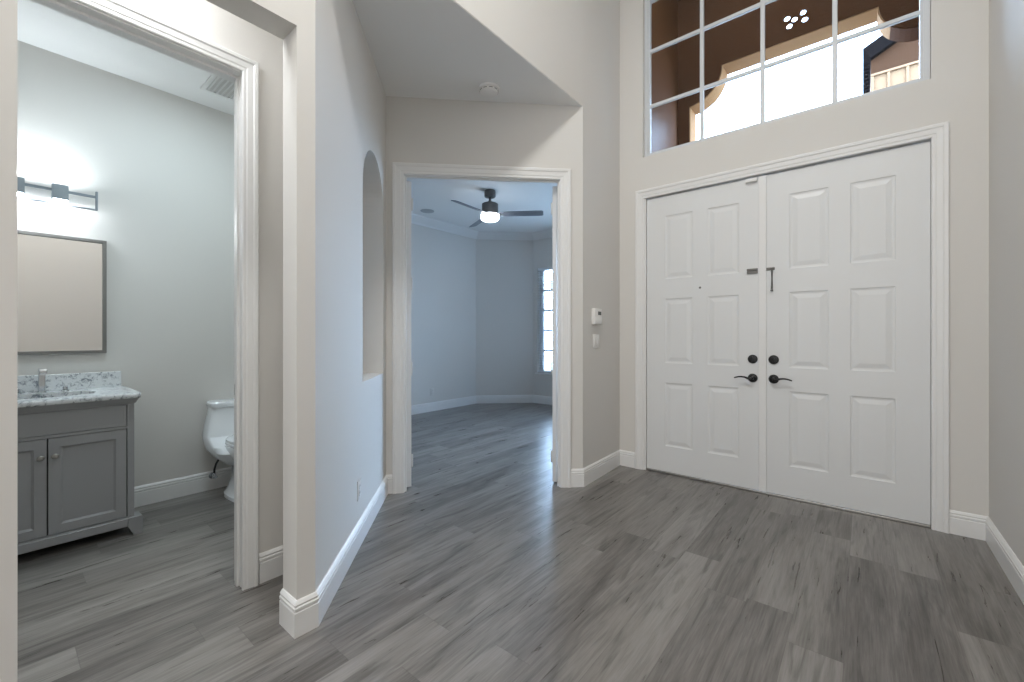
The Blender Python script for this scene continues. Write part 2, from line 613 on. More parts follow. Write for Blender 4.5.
baseboard('baseboard_niche', [(XL - 0.128, 0.777), (XL, 0.777), (XL, CN - XL), (NX, NY), sp(0.049)],
          'white stepped baseboard under the arched niche and around the wall end')
baseboard('baseboard_keypad', [sp(1.441), (XU, YS), (XK, YD), (-1.607, YD)], 'white stepped baseboard under the keypad wall')
baseboard('baseboard_right', [(0.407, YD), (XR, YD), (XR, YB)], 'white stepped baseboard right of the double door')
baseboard('baseboard_powder', [(XW, 0.56), (XW, 1.75), (-2.96, 1.75)], 'white baseboard behind the toilet in the powder room')
baseboard('baseboard_passage', [(XB, 0.822), (XB, 1.16)], 'short white baseboard between powder room casing and wall end')
baseboard('baseboard_study', [(XS, 1.985), C0, C1, (-1.96, YW)], 'white baseboard around the study walls')
bm = B()
sweep(bm, [(XS, 1.985), C0, C1, (-1.96, YW)], [(0, 0), (0.012, 0), (0.02, 0.02), (0.05, 0.05), (0.085, 0.085), (0.10, 0.10), (0.11, 0.118), (0, 0.118)],
      lambda a, b, h: (a, b, ZL - 0.118 + h), side=-1)
struct('trim_1', bm, 'trim', 'white crown moulding around the study ceiling', 'crown moulding')

# ------------------------------------------------------------------ door casings and jambs
CW = 0.084
CP = [(0, 0), (0, 0.010), (0.006, 0.013), (0.020, 0.013), (0.026, 0.016), (0.055, 0.018), (0.062, 0.023), (CW - 0.006, 0.024), (CW, 0.020), (CW, 0)]


def casing(name, a0, a1, top, mapf, label, prof=CP):
    b_ = B()
    sweep(b_, [(a0, 0), (a0, top), (a1, top), (a1, 0)], prof, mapf, side=1)
    struct(name, b_, 'trim', label, 'door casing')


casing('trim_2', -1.523, 0.331, 2.446, lambda a, b, h: (a, YD - h, b), 'white casing around the double front door', [(o_ * 0.93, h_) for o_, h_ in CP])
casing('trim_3', 0.133, 1.357, 2.455, lambda u, z, h: DS(u, z, -h), 'white casing around the study opening')
CP2 = [(o * 0.80, h) for o, h in CP]
casing('trim_4', -0.012, 0.749, 2.468, lambda a, b, h: (XB + h, a, b), 'white casing around the powder room doorway', CP2)


def jamb(name, a0, a1, top, mapf, d0, d1, label, th=0.018, stop=None):
    b_ = B()
    prism(b_, [[(a0, 0), (a0 + th, 0), (a0 + th, top - th), (a1 - th, top - th), (a1 - th, 0), (a1, 0), (a1, top), (a0, top)]], mapf, d0, d1)
    if stop:
        t2 = th + 0.011
        prism(b_, [[(a0 + th, 0), (a0 + t2, 0), (a0 + t2, top - t2), (a1 - t2, top - t2), (a1 - t2, 0), (a1 - th, 0), (a1 - th, top - th), (a0 + th, top - th)]], mapf, *stop)
    struct(name, b_, 'trim', label, 'door jamb')


jamb('trim_5', -1.528, 0.350, 2.465, XZ, YD, YD + 0.16, 'white jamb lining the front door opening', stop=(YD + 0.064, YD + 0.09))
jamb('trim_6', 0.120, 1.370, 2.468, DS, 0, 0.07, 'white jamb lining the study opening', stop=(0.02, 0.036))
jamb('trim_7', -0.035, 0.772, 2.48, YZ, XB, XB - 0.115, 'white jamb lining the powder room doorway', stop=(XB - 0.045, XB - 0.075))
bm = B()
box(bm, 0, 0.003, -0.014, 0.014, -0.028, 0.028, 0.001, 1)
o = tag(obj('strike_plate', bm, 'pewter'), 'dark metal strike plate on the powder room jamb beside the toilet tank', 'strike plate')
o.location = (XB - 0.045 - 0.045, 0.7535, 0.945)
o.rotation_euler = (0, 0, -PI / 2)
bm = B()
box(bm, -1.509, 0.331, YD + 0.005, YD + 0.16, 0, 0.016, 0.004)
struct('trim_8', bm, 'steel', 'low threshold strip under the double front door', 'threshold')


# ------------------------------------------------------------------ panelled door leaves
def leaf_bm(w, h, z0=0.0, th=0.044, panels=None, y0=0.0):
    """six-panel slab; front face at y=y0 looking to -y, x from 0 to w"""
    s = (w - 2 * 0.233 - 0.12) / 2
    xs = [0, s, s + 0.233, s + 0.353, s + 0.586, w]
    zs = [z0] + panels + [h]
    b_ = B()
    V = {}

    def v(x, y, z):
        k = (round(x, 5), round(y, 5), round(z, 5))
        if k not in V:
            V[k] = b_.verts.new(k)
        return V[k]

    def quad(a, b, c, d):
        b_.faces.new((v(*a), v(*b), v(*c), v(*d)))

    rings = [(0, 0), (0.004, 0.004), (0.014, 0.006), (0.020, 0.006), (0.046, 0.0015), (0.050, 0.001)]
    for i in range(5):
        for j in range(len(zs) - 1):
            x0_, x1_, a, c = xs[i], xs[i + 1], zs[j], zs[j + 1]
            if i in (1, 3) and j in (1, 3, 5):
                prev = None
                for d, dep in rings:
                    cur = [(x0_ + d, y0 + dep, a + d), (x1_ - d, y0 + dep, a + d), (x1_ - d, y0 + dep, c - d), (x0_ + d, y0 + dep, c - d)]
                    if prev:
                        for k in range(4):
                            quad(prev[k], prev[(k + 1) % 4], cur[(k + 1) % 4], cur[k])
                    prev = cur
                quad(*prev)
            else:
                quad((x0_, y0, a), (x1_, y0, a), (x1_, y0, c), (x0_, y0, c))
    yb = y0 + th
    # back and rims (rim vertices follow the front grid so the slab is closed)
    bk = [v(0, yb, z0), v(w, yb, z0), v(w, yb, h), v(0, yb, h)]
    b_.faces.new((bk[3], bk[2], bk[1], bk[0]))
    b_.faces.new([v(x, y0, z0) for x in xs] + [bk[1], bk[0]])
    b_.faces.new([v(x, y0, h) for x in xs] + [bk[2], bk[3]])
    b_.faces.new([v(0, y0, z) for z in zs] + [bk[3], bk[0]])
    b_.faces.new([v(w, y0, z) for z in zs] + [bk[2], bk[1]])
    bmesh.ops.recalc_face_normals(b_, faces=b_.faces[:])
    return b_


PZ = [0.243, 0.797, 0.972, 1.534, 1.708, 2.262]
YF = YD + 0.016                          # front face of the entry leaves
LW = 0.9125


def lever_set(parent, x, z, sgn):
    b_ = B()
    lathe(b_, [(0.0, -0.000), (0.034, 0.0), (0.034, -0.006), (0.030, -0.011), (0.016, -0.013), (0.012, -0.016), (0.011, -0.050), (0.0, -0.052)], axis='Y', seg=28)
    h_ = obj('door_handle', b_, 'black', parent, True)
    h_.location = (x, 0, z)
    b_ = B()
    pts = [(0, -0.046, 0), (sgn * 0.014, -0.050, -0.003), (sgn * 0.03, -0.051, 0.001), (sgn * 0.05, -0.050, 0.008), (sgn * 0.07, -0.049, 0.010),
           (sgn * 0.09, -0.049, 0.008), (sgn * 0.108, -0.050, 0.003), (sgn * 0.122, -0.052, -0.001)]
    tube(b_, pts, [0.011, 0.010, 0.0085, 0.007, 0.0062, 0.0058, 0.0055, 0.004], 12)
    obj('lever', b_, 'black', h_, True)
    b_ = B()
    lathe(b_, [(0.0, 0.0), (0.034, 0.0), (0.034, -0.008), (0.029, -0.013), (0.014, -0.015), (0.0, -0.015)], axis='Y', seg=28)
    d_ = obj('deadbolt', b_, 'black', parent, True)
    d_.location = (x, 0, z + 0.147)
    b_ = B()
    box(b_, -0.005, 0.005, -0.030, -0.013, -0.017, 0.017, 0.003)
    obj('thumb_turn', b_, 'black', d_, True)


d1 = thing('door_1', 'left leaf of the white six-panel double front door, with peephole', 'door', (-1.506, YF, 0), kind='structure')
obj('door_slab', leaf_bm(LW, 2.436, 0.018, panels=PZ), 'door', d1)
lever_set(d1, 0.846, 0.882, -1)
bm = B()
box(bm, LW - 0.024, LW + 0.026, -0.013, 0.0, 0.018, 2.434, 0.003)
obj('astragal', bm, 'trim', d1)
bm = B()
lathe(bm, [(0, 0), (0.009, 0), (0.009, -0.003), (0.006, -0.004), (0.0, -0.003)], axis='Y', seg=16)
o = obj('peephole', bm, 'pewter', d1, True)
o.location = (LW / 2, 0, 1.612)
bm = B()
for k in (-1, 1):
    box(bm, -0.037, 0.037, -0.012, 0, k * 0.011 - 0.008, k * 0.011 + 0.008, 0.002)
box(bm, -0.037, 0.037, -0.004, 0, -0.019, 0.019)
o = obj('latch_keeper', bm, 'pewter', d1)
o.location = (0.843, 0, 1.712)

d2 = thing('door_2', 'right leaf of the white six-panel double front door, with swing bar', 'door', (-0.583, YF, 0), kind='structure')
obj('door_slab', leaf_bm(LW, 2.436, 0.018, panels=PZ), 'door', d2)
lever_set(d2, 0.063, 0.882, 1)
bm = B()
box(bm, -0.028, 0.028, -0.010, 0, -0.010, 0.010, 0.002)
lk = obj('security_latch', bm, 'pewter', d2)
lk.location = (0.042, 0, 1.718)
bm = B()
tube(bm, [(0.010, -0.014, 0.004), (0.011, -0.016, -0.03), (0.011, -0.016, -0.12), (0.010, -0.016, -0.155)], [0.007, 0.006, 0.006, 0.007], 10)
lathe(bm, [(0.0, -0.008), (0.008, -0.006), (0.010, 0.0), (0.008, 0.006), (0.0, 0.008)], (0.010, -0.016, -0.165), seg=12)
obj('swing_bar', bm, 'pewter', lk, True)

bm = B()
box(bm, -0.040, 0.040, -0.026, 0, -0.014, 0.014, 0.003)
o = tag(obj('door_contact_sensor', bm, 'plastic'), 'small white contact sensor at the head of the double door', 'sensor')
o.location = (-0.668, YD + 0.0155, 2.416)

# study double doors, folded back past square into the study
NS = Vector((-R2, R2, 0))
for nm, u, sg, lab in (('door_3', 0.143, 1, 'left white study door folded back into the study'), ('door_4', 1.347, -1, 'right white study door folded back into the study')):
    p = DS(u, 0, 0.082)
    ang = math.radians(45 + (108 if sg > 0 else -112))
    d = thing(nm, lab, 'door', (p[0], p[1], 0), ang, kind='structure')
    b_ = B()
    w_ = 0.60
    if sg > 0:
        box(b_, 0.0, w_, -0.036, 0.0, 0.012, 2.436, 0.002)
        for (a, c) in ((0.2, 0.8), (0.95, 1.55), (1.7, 2.3)):
            sweep(b_, rect(0.10, w_ - 0.10, a, c), [(0, 0), (0.0, 0.008), (0.02, 0.003), (0.02, 0)], lambda x, z, h: (x, -0.036 - h, z), closed=True)
            sweep(b_, rect(0.10, w_ - 0.10, a, c), [(0, 0), (0.0, 0.008), (0.02, 0.003), (0.02, 0)], lambda x, z, h: (x, h, z), closed=True)
    else:
        box(b_, -w_, 0, -0.036, 0.0, 0.012, 2.436, 0.002)
        for (a, c) in ((0.2, 0.8), (0.95, 1.55), (1.7, 2.3)):
            sweep(b_, rect(-w_ + 0.10, -0.10, a, c), [(0, 0), (0.0, 0.008), (0.02, 0.003), (0.02, 0)], lambda x, z, h: (x, -0.036 - h, z), closed=True)
            sweep(b_, rect(-w_ + 0.10, -0.10, a, c), [(0, 0), (0.0, 0.008), (0.02, 0.003), (0.02, 0)], lambda x, z, h: (x, h, z), closed=True)
    obj('door_slab', b_, 'door', d)
    for z in (0.22, 0.95, 1.62, 2.25):
        b_ = B()
        lathe(b_, [(0.0, -0.05), (0.004, -0.05), (0.0065, -0.046), (0.0065, 0.046), (0.004, 0.05), (0.0, 0.05)], seg=12)
        h_ = obj('hinge', b_, 'hinge', d, True)
        h_.location = (-0.004 * sg, -0.042, z)

# ------------------------------------------------------------------ transom window
FY = YD + 0.055
wn1 = thing('window_1', 'white gridded transom window above the double front door', 'window', (0, 0, 0), kind='structure')
bm = B()
fx0, fx1, fz0, fz1 = -1.536, 0.329, 2.825, 4.298
prism(bm, [rect(fx0, fx1, fz0, fz1), rect(fx0 + 0.03, fx1 - 0.03, fz0 + 0.028, fz1 - 0.03)], XZ, FY - 0.02, FY + 0.05)
prism(bm, [rect(fx0 + 0.028, fx1 - 0.028, fz0 + 0.026, fz1 - 0.028), rect(fx0 + 0.046, fx1 - 0.046, fz0 + 0.04, fz1 - 0.046)], XZ, FY - 0.008, FY + 0.03)
obj('window_frame', bm, 'frame', wn1)
bm = B()
for k in (1, 2, 3):
    x = -1.494 + (0.294 + 1.494) * k / 4
    box(bm, x - 0.015, x + 0.015, FY - 0.006, FY + 0.022, fz0 + 0.04, fz1 - 0.046, 0.004)
for z in (3.292, 3.79):
    box(bm, fx0 + 0.046, fx1 - 0.046, FY - 0.005, FY + 0.021, z - 0.014, z + 0.014, 0.004)
obj('muntin', bm, 'frame', wn1)
bm = B()
box(bm, fx0 + 0.04, fx1 - 0.04, FY + 0.006, FY + 0.010, fz0 + 0.03, fz1 - 0.04)
obj('pane', bm, 'glass', wn1)

# ------------------------------------------------------------------ study windows with blinds
for nm, a0, a1, lab in (('window_2', -4.525, -3.615, 'bright study window with divided panes beside the right door leaf'),
                        ('window_3', -3.3, -2.1, 'added unseen study window, sized to let more daylight into the study')):  # second one is unseen, added and widened to brighten the study
    w_ = thing(nm, lab, 'window', (0, 0, 0), kind='structure')
    WZ0, WZ1 = (0.545, 2.425) if nm == 'window_2' else (0.3, 2.6)
    b_ = B()
    ya, yb = YW + 0.085, YW + 0.135
    prism(b_, [rect(a0 + 0.001, a1 - 0.001, WZ0 + 0.001, WZ1 - 0.001), rect(a0 + 0.085, a1 - 0.085, WZ0 + 0.045, WZ1 - 0.045)], XZ, ya, yb)
    obj('window_frame', b_, 'frame', w_)
    b_ = B()
    zc = [WZ0 + 0.045 + (WZ1 - WZ0 - 0.09) * k / 5 for k in range(1, 5)]
    for z in zc:
        box(b_, a0 + 0.045, a1 - 0.045, ya + 0.012, yb - 0.012, z - 0.019, z + 0.019, 0.003)
    xm = (a0 + a1) / 2
    box(b_, xm - 0.019, xm + 0.019, ya + 0.012, yb - 0.012, WZ0 + 0.045, WZ1 - 0.045, 0.003)
    obj('muntin', b_, 'frame', w_)
    b_ = B()
    box(b_, a0 + 0.04, a1 - 0.04, ya + 0.022, ya + 0.026, WZ0 + 0.04, WZ1 - 0.04)
    obj('pane', b_, 'glass', w_)
    b_ = B()
    box(b_, a0 - 0.02, a1 + 0.02, YW - 0.025, YW + 0.084, WZ0 - 0.022, WZ0 - 0.0005, 0.004)
    obj('window_sill', b_, 'trim', w_)
WZ0, WZ1 = 0.545, 2.425
bl = thing('window_blind', 'open white horizontal slat blind inside the bright study window', 'blind', (-4.07, YW + 0.045, WZ1))
bm = B()
box(bm, -0.45, 0.45, -0.028, 0.028, -0.045, -0.001, 0.004)
obj('head_rail', bm, 'slats', bl)
first = None
ns = 40
for k in range(ns):
    z = -0.07 - k * (WZ1 - WZ0 - 0.13) / (ns - 1)
    if first is None:
        bm = B()
        box(bm, -0.45, 0.45, -0.024, 0.024, -0.0012, 0.0012)
        first = obj('slat', bm, 'slats', bl)
        s_ = first
    else:
        s_ = first.copy()
        COL.objects.link(s_)
        s_.parent = bl
    s_.location = (0, 0, z)
for x in (-0.36, 0.36):
    bm = B()
    tube(bm, [(x, 0, -0.045), (x, 0, -(WZ1 - WZ0) + 0.06)], 0.0015, 6)
    obj('cord', bm, 'slats', bl)
bm = B()
box(bm, -0.45, 0.45, -0.024, 0.024, -(WZ1 - WZ0) + 0.015, -(WZ1 - WZ0) + 0.04, 0.003)
obj('bottom_rail', bm, 'slats', bl)

# ------------------------------------------------------------------ wall and ceiling fittings
sd = thing('smoke_detector', 'round white smoke detector on the low hall ceiling', 'smoke detector', (-2.146, 2.338, ZL))
bm = B()
lathe(bm, [(0, 0), (0.078, 0), (0.078, -0.014), (0.074, -0.017), (0.0, -0.017)], seg=40)
obj('base', bm, 'plastic', sd, True)
bm = B()
lathe(bm, [(0, -0.017), (0.066, -0.017), (0.068, -0.030), (0.060, -0.042), (0.040, -0.048), (0.0, -0.048)], seg=40)
dm = obj('dome', bm, 'plastic', sd, True)
bm = B()
for k in range(10):
    a = 2 * PI * k / 10
    bmesh.ops.create_cube(bm, size=1, matrix=Matrix.Rotation(a, 4, 'Z') @ Matrix.Translation((0.0655, 0, -0.028)) @ Matrix.Diagonal((0.006, 0.026, 0.004, 1)))
obj('vent_slot', bm, 'slot', dm)

kp = thing('alarm_keypad', 'white alarm keypad with small dark screen on the narrow wall', 'keypad', (XU - 0.0070, 3.225, 1.372), PI / 2 + 0.035)
bm = B()
box(bm, -0.07, 0.07, -0.030, 0, -0.068, 0.068, 0.006)
obj('body', bm, 'plastic', kp, True)
bm = B()
box(bm, -0.008, 0.052, -0.0315, -0.029, 0.012, 0.042, 0.001)
obj('screen', bm, 'screen', kp)
bm = B()
box(bm, -0.062, 0.062, -0.0325, -0.029, -0.062, -0.006, 0.002)
obj('button_cover', bm, 'plastic', kp, True)

sw = thing('light_switch', 'white rocker switch plate below the alarm keypad', 'switch', (XU - 0.0074, 3.235, 1.165), PI / 2 + 0.035)
bm = B()
box(bm, -0.058, 0.058, -0.006, 0, -0.058, 0.058, 0.003)
obj('plate', bm, 'plastic', sw, True)
for k in (-1, 1):
    bm = B()
    box(bm, k * 0.024 - 0.016, k * 0.024 + 0.016, -0.010, -0.005, -0.033, 0.033, 0.002)
    obj('rocker', bm, 'plastic', sw, True)


def outlet(loc, rz, label):
    t = thing('outlet', label, 'outlet', loc, rz)
    b_ = B()
    box(b_, -0.035, 0.035, -0.005, 0, -0.057, 0.057, 0.0025)
    obj('plate', b_, 'platepaint', t, True)
    for s_ in (-1, 1):
        b_ = B()
        lathe(b_, [(0, -0.004), (0.017, -0.004), (0.016, -0.008), (0, -0.008)], (0, 0, s_ * 0.02), 'Y', 20)
        r_ = obj('socket', b_, 'platepaint', t, True)
        b_ = B()
        box(b_, -0.008, -0.006, -0.0085, -0.007, s_ * 0.02 - 0.002, s_ * 0.02 + 0.006)
        box(b_, 0.006, 0.008, -0.0085, -0.007, s_ * 0.02 - 0.002, s_ * 0.02 + 0.006)
        obj('slot', b_, 'slot', r_)


pp = DN(0.69, 0.32, 0)
outlet(pp, math.radians(135), 'white wall outlet low on the niche wall above the baseboard')
outlet((XS, 4.463, 0.31), PI / 2, 'small wall outlet low on the left study wall')

# powder room ceiling register
vt = thing('ceiling_vent', 'white louvred air vent on the powder room ceiling', 'vent', (-3.56, 1.06, 3.01))
bm = B()
prism(bm, [rect(-0.15, 0.15, -0.11, 0.11), rect(-0.125, 0.125, -0.085, 0.085)], XY, 0, -0.012)
obj('frame', bm, 'trim', vt)
bm = B()
box(bm, -0.125, 0.125, -0.085, 0.085, -0.003, 0)
obj('backing', bm, 'hinge', vt)
for k in range(6):
    bm = B()
    bmesh.ops.create_cube(bm, size=1, matrix=Matrix.Translation((0, -0.072 + k * 0.029, -0.010)) @ Matrix.Rotation(math.radians(35), 4, 'X') @ Matrix.Diagonal((0.25, 0.022, 0.002, 1)))
    obj('louvre', bm, 'trim', vt)

# ------------------------------------------------------------------ study ceiling: fan and speaker
bm = B()
lathe(bm, [(0, 0), (0.10, 0), (0.10, -0.006), (0.092, -0.009), (0.0, -0.007)], seg=36)
tag(obj('ceiling_speaker', bm, mat('speaker_grille', (0.45, 0.46, 0.47), 0.8), None, True), 'round flush speaker grille on the study ceiling', 'speaker').location = (-4.96, 4.06, ZL)

FX, FYY = -3.658, 4.005
fan = thing('ceiling_fan', 'dark three-blade ceiling fan with lit round lamp in the study', 'ceiling fan', (FX, FYY, ZL))
bm = B()
lathe(bm, [(0, 0), (0.068, 0), (0.072, -0.010), (0.072, -0.072), (0.064, -0.082), (0.0, -0.082)], seg=36)
obj('canopy', bm, 'fan', fan, True)
bm = B()
lathe(bm, [(0, -0.08), (0.013, -0.08), (0.013, -0.125), (0.022, -0.132), (0.030, -0.160), (0.0, -0.160)], seg=20)
obj('downrod', bm, 'fan', fan, True)
bm = B()
lathe(bm, [(0, -0.155), (0.040, -0.155), (0.085, -0.160), (0.104, -0.172), (0.104, -0.290), (0.098, -0.305), (0.0, -0.305)], seg=40)
mh = obj('motor_housing', bm, 'fan', fan, True)
bm = B()
lathe(bm, [(0, -0.305), (0.108, -0.305), (0.116, -0.313), (0.116, -0.345), (0.106, -0.368), (0.080, -0.380), (0.0, -0.385)], seg=40)
obj('lamp', bm, 'fanlamp', fan, True)
base_ang = math.radians(39.456)
for a in (-5, 115, 235):
    bm = B()
    ring = []
    prof = [(0.10, 0.028), (0.16, 0.045), (0.25, 0.052), (0.40, 0.055), (0.58, 0.057), (0.655, 0.054), (0.675, 0.042)]
    up, lo = [], []
    rings = []
    for r, hw in prof:
        tilt = -math.radians(15)
        rings.append([(r, -hw * math.cos(tilt), -hw * math.sin(tilt) - 0.004), (r, hw * math.cos(tilt), hw * math.sin(tilt) - 0.004),
                      (r, hw * math.cos(tilt), hw * math.sin(tilt) + 0.004), (r, -hw * math.cos(tilt), -hw * math.sin(tilt) + 0.004)])
    loft(bm, rings)
    bl_ = obj('blade', bm, 'blade', fan, True)
    bl_.location = (0, 0, -0.300)
    bl_.rotation_euler = (0, 0, base_ang + math.radians(a))
    bm = B()
    box(bm, 0.07, 0.17, -0.022, 0.022, -0.012, -0.005, 0.002)
    obj('blade_bracket', bm, 'steel', bl_)

# ------------------------------------------------------------------ vanity
VX, VC = -3.437, 0.185                     # front plane, centre line
van = thing('bathroom_vanity', 'grey shaker vanity cabinet with two doors under marble top', 'cabinet', (VX, VC, 0), PI / 2)
# local: x to the photo's right (world +y), y into the wall (world -x), front at y=0
van.scale = (1.068, 1, 1)
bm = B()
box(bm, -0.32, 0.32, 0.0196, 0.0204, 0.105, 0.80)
obj('gap_shade_panel', bm, 'gap_shade', van)  # dark sheet put in as the shade between doors and frame
bm = B()
box(bm, -0.336, 0.336, 0.021, 0.528, 0.062, 0.828)
obj('carcass', bm, 'vanity', van)
bm = B()
prism(bm, [rect(-0.336, 0.336, 0.098, 0.832), rect(-0.307, 0.307, 0.113, 0.649), rect(-0.306, 0.306, 0.664, 0.792)], XZ, 0.0, 0.020)
obj('face_frame', bm, 'vanity', van)
bm = B()
box(bm, -0.303, 0.303, 0.004, 0.0195, 0.667, 0.789, 0.002)
sweep(bm, rect(-0.303, 0.303, 0.667, 0.789), [(0.0, 0.0), (0.012, 0.0), (0.012, 0.003), (0.0, 0.003)], lambda x, z, h: (x, 0.004 - h, z), side=1, closed=True)
obj('drawer_front', bm, 'vanity', van)
for s in (-1, 1):
    bm = B()
    xa, xb = (0.003, 0.3025) if s > 0 else (-0.3025, -0.003)
    prism(bm, [rect(xa, xb, 0.117, 0.645), rect(xa + 0.043, xb - 0.043, 0.165, 0.596)], XZ, 0.001, 0.0195)
    sweep(bm, rect(xa + 0.043, xb - 0.043, 0.165, 0.596), [(0, 0.0), (0.0, 0.008), (0.010, 0.002), (0.010, 0.0)], lambda x, z, h: (x, 0.012 - h, z), side=1, closed=True)
    box(bm, xa + 0.03, xb - 0.03, 0.011, 0.018, 0.15, 0.61)
    dr = obj('cabinet_door', bm, 'vanity', van)
    bm = B()
    lathe(bm, [(0.0, 0.0), (0.009, 0.0), (0.006, -0.005), (0.006, -0.013), (0.014, -0.018), (0.015, -0.023), (0.011, -0.028), (0.0, -0.029)], (s * 0.026, 0.001, 0.549), 'Y', 20)
    obj('knob', bm, 'steel', dr, True)
bm = B()
box(bm, -0.345, 0.345, -0.008, 0.010, 0.056, 0.105, 0.004)
obj('base_rail', bm, 'vanity', van)
for s in (-1, 1):
    bm = B()
    pr = [(0.366, 0.0), (0.372, 0.03), (0.372, 0.098), (0.366, 0.107), (0.312, 0.107), (0.306, 0.058), (0.316, 0.040), (0.326, 0.018), (0.332, 0.0)]
    prism(bm, [[(s * a, b) for a, b in pr]], XZ, -0.018, 0.035)
    box(bm, s * 0.326, s * 0.368, 0.035, 0.09, 0.0, 0.105)
    obj('leg', bm, 'vanity', van)
    bm = B()
    box(bm, s * 0.300, s * 0.336, 0.47, 0.525, 0.0, 0.075)
    obj('leg', bm, 'vanity', van)
bm = B()
sweep(bm, [(-0.336, 0.5), (-0.336, 0), (0.336, 0), (0.336, 0.5)], [(0, 0.800), (0.006, 0.802), (0.014, 0.820), (0.020, 0.832), (0, 0.832)], XY, side=-1)
obj('cornice', bm, 'vanity', van)

ct = thing('vanity_countertop', 'white and grey veined marble countertop with backsplash on the vanity', 'countertop', (VX, VC, 0.832), PI / 2)
bm = B()
ell = [(-0.0 + 0.215 * math.cos(2 * PI * k / 40), 0.235 + 0.15 * math.sin(2 * PI * k / 40)) for k in range(40)]
prism(bm, [rect(-0.385, 0.385, -0.025, 0.530), ell], XY, 0.0, 0.031)
obj('slab', bm, 'marble', ct)
bm = B()
sweep(bm, [(-0.385, -0.025), (0.385, -0.025)], [(0, 0.0), (0.004, 0.003), (0.006, 0.012), (0.006, 0.022), (0.0, 0.031)], XY, side=-1)
obj('edge_moulding', bm, 'marble', ct)
bm = B()
box(bm, -0.372, 0.372, 0.510, 0.530, 0.0305, 0.134, 0.003)
obj('backsplash', bm, 'marble', ct)
bm = B()
rings = []
for f_, z in ((1.04, 0.0), (1.0, -0.002), (0.97, -0.03), (0.85, -0.09), (0.5, -0.12), (0.1, -0.125)):
    rings.append([(0.215 * f_ * math.cos(2 * PI * k / 40), 0.235 + 0.15 * f_ * math.sin(2 * PI * k / 40), z) for k in range(40)])
vs = [[bm.verts.new(p) for p in r] for r in rings]
for a, b in zip(vs, vs[1:]):
    for i in range(40):
        bm.faces.new((a[i], a[(i + 1) % 40], b[(i + 1) % 40], b[i]))
bm.faces.new(vs[-1])
bs = obj('basin', bm, 'porcelain', van, True)
bs.location = (0, 0, 0.832)

fa = thing('faucet', 'chrome two-handle faucet behind the vanity sink', 'faucet', (VX - 0.44, VC, 0.8635), PI / 2)
bm = B()
lathe(bm, [(0, 0), (0.024, 0), (0.022, 0.008), (0.0, 0.010)], seg=20)
box(bm, -0.015, 0.015, -0.013, 0.013, 0.005, 0.140, 0.004)
box(bm, -0.017, 0.017, -0.12, 0.015, 0.118, 0.146, 0.004)
box(bm, -0.010, 0.010, -0.118, -0.098, 0.108, 0.119, 0.002)
obj('spout', bm, 'chrome', fa)
for s in (-1, 1):
    bm = B()
    lathe(bm, [(0, 0), (0.023, 0), (0.021, 0.007), (0.013, 0.010), (0.012, 0.028), (0.0, 0.030)], (s * 0.10, 0, 0), seg=20)
    hb = obj('handle', bm, 'chrome', fa, True)
    bm = B()
    box(bm, s * 0.10 - 0.008, s * 0.10 + 0.008, -0.05, 0.01, 0.027, 0.036, 0.003)
    obj('lever', bm, 'chrome', hb)

mr = thing('wall_mirror', 'rectangular wall mirror in thin dark frame above the vanity', 'mirror', (XW, 0.10, 1.472), PI / 2)
bm = B()
mw, mh_ = 0.383, 0.378
prism(bm, [rect(-mw, mw, -mh_, mh_), rect(-mw + 0.019, mw - 0.019, -mh_ + 0.019, mh_ - 0.019)], XZ, -0.028, 0.0)
obj('frame', bm, 'mframe', mr)
bm = B()
box(bm, -mw + 0.015, mw - 0.015, -0.012, -0.004, -mh_ + 0.015, mh_ - 0.015)
obj('glass', bm, 'mirror', mr)

vl = thing('vanity_light', 'chrome bar light with square glowing shades above the mirror', 'wall light', (XW, 0.08, 2.085), PI / 2)
bm = B()
box(bm, -0.030, 0.030, -0.022, 0, -0.02, 0.055, 0.004)
box(bm, -0.012, 0.012, -0.105, -0.02, 0.018, 0.036, 0.002)
obj('backplate', bm, 'chrome', vl)
bm = B()
box(bm, -0.348, 0.348, -0.109, -0.096, 0.022, 0.038, 0.003)
box(bm, -0.348, 0.348, -0.108, -0.097, -0.058, -0.048, 0.002)
for s in (-1, 1):
    box(bm, s * 0.340, s * 0.352, -0.112, -0.092, -0.056, 0.066, 0.003)
obj('frame_bar', bm, 'barmetal', vl)
for k in (-1, 0, 1):
    bm = B()
    xx = k * 0.181
    prism(bm, [rect(xx - 0.035, xx + 0.035, -0.1375, -0.0675), rect(xx - 0.0285, xx + 0.0285, -0.131, -0.074)], XY, -0.030, 0.062)
    sh = obj('shade', bm, 'shade', vl)
    bm = B()
    box(bm, xx - 0.0275, xx + 0.0275, -0.130, -0.075, -0.038, 0.056, 0.003)
    obj('bulb_diffuser', bm, 'vlamp', sh)

# ------------------------------------------------------------------ toilet
TY = 1.262
to = thing('toilet', 'white one-piece toilet against the powder room back wall', 'toilet', (XW, TY, 0), PI / 2)
# local: x = world +y, y = world -x, so the bowl points to -y


def egg(cx, cy, hw, front, back, z, n=36, p=2.2):
    out = []
    for k in range(n):
        a = 2 * PI * k / n
        c, s = math.cos(a), math.sin(a)
        ex = math.copysign(abs(c) ** (2 / p), c) * hw
        ey = math.copysign(abs(s) ** (2 / p), s) * (back if s > 0 else front)
        out.append((cx + ex, cy + ey, z))
    return out


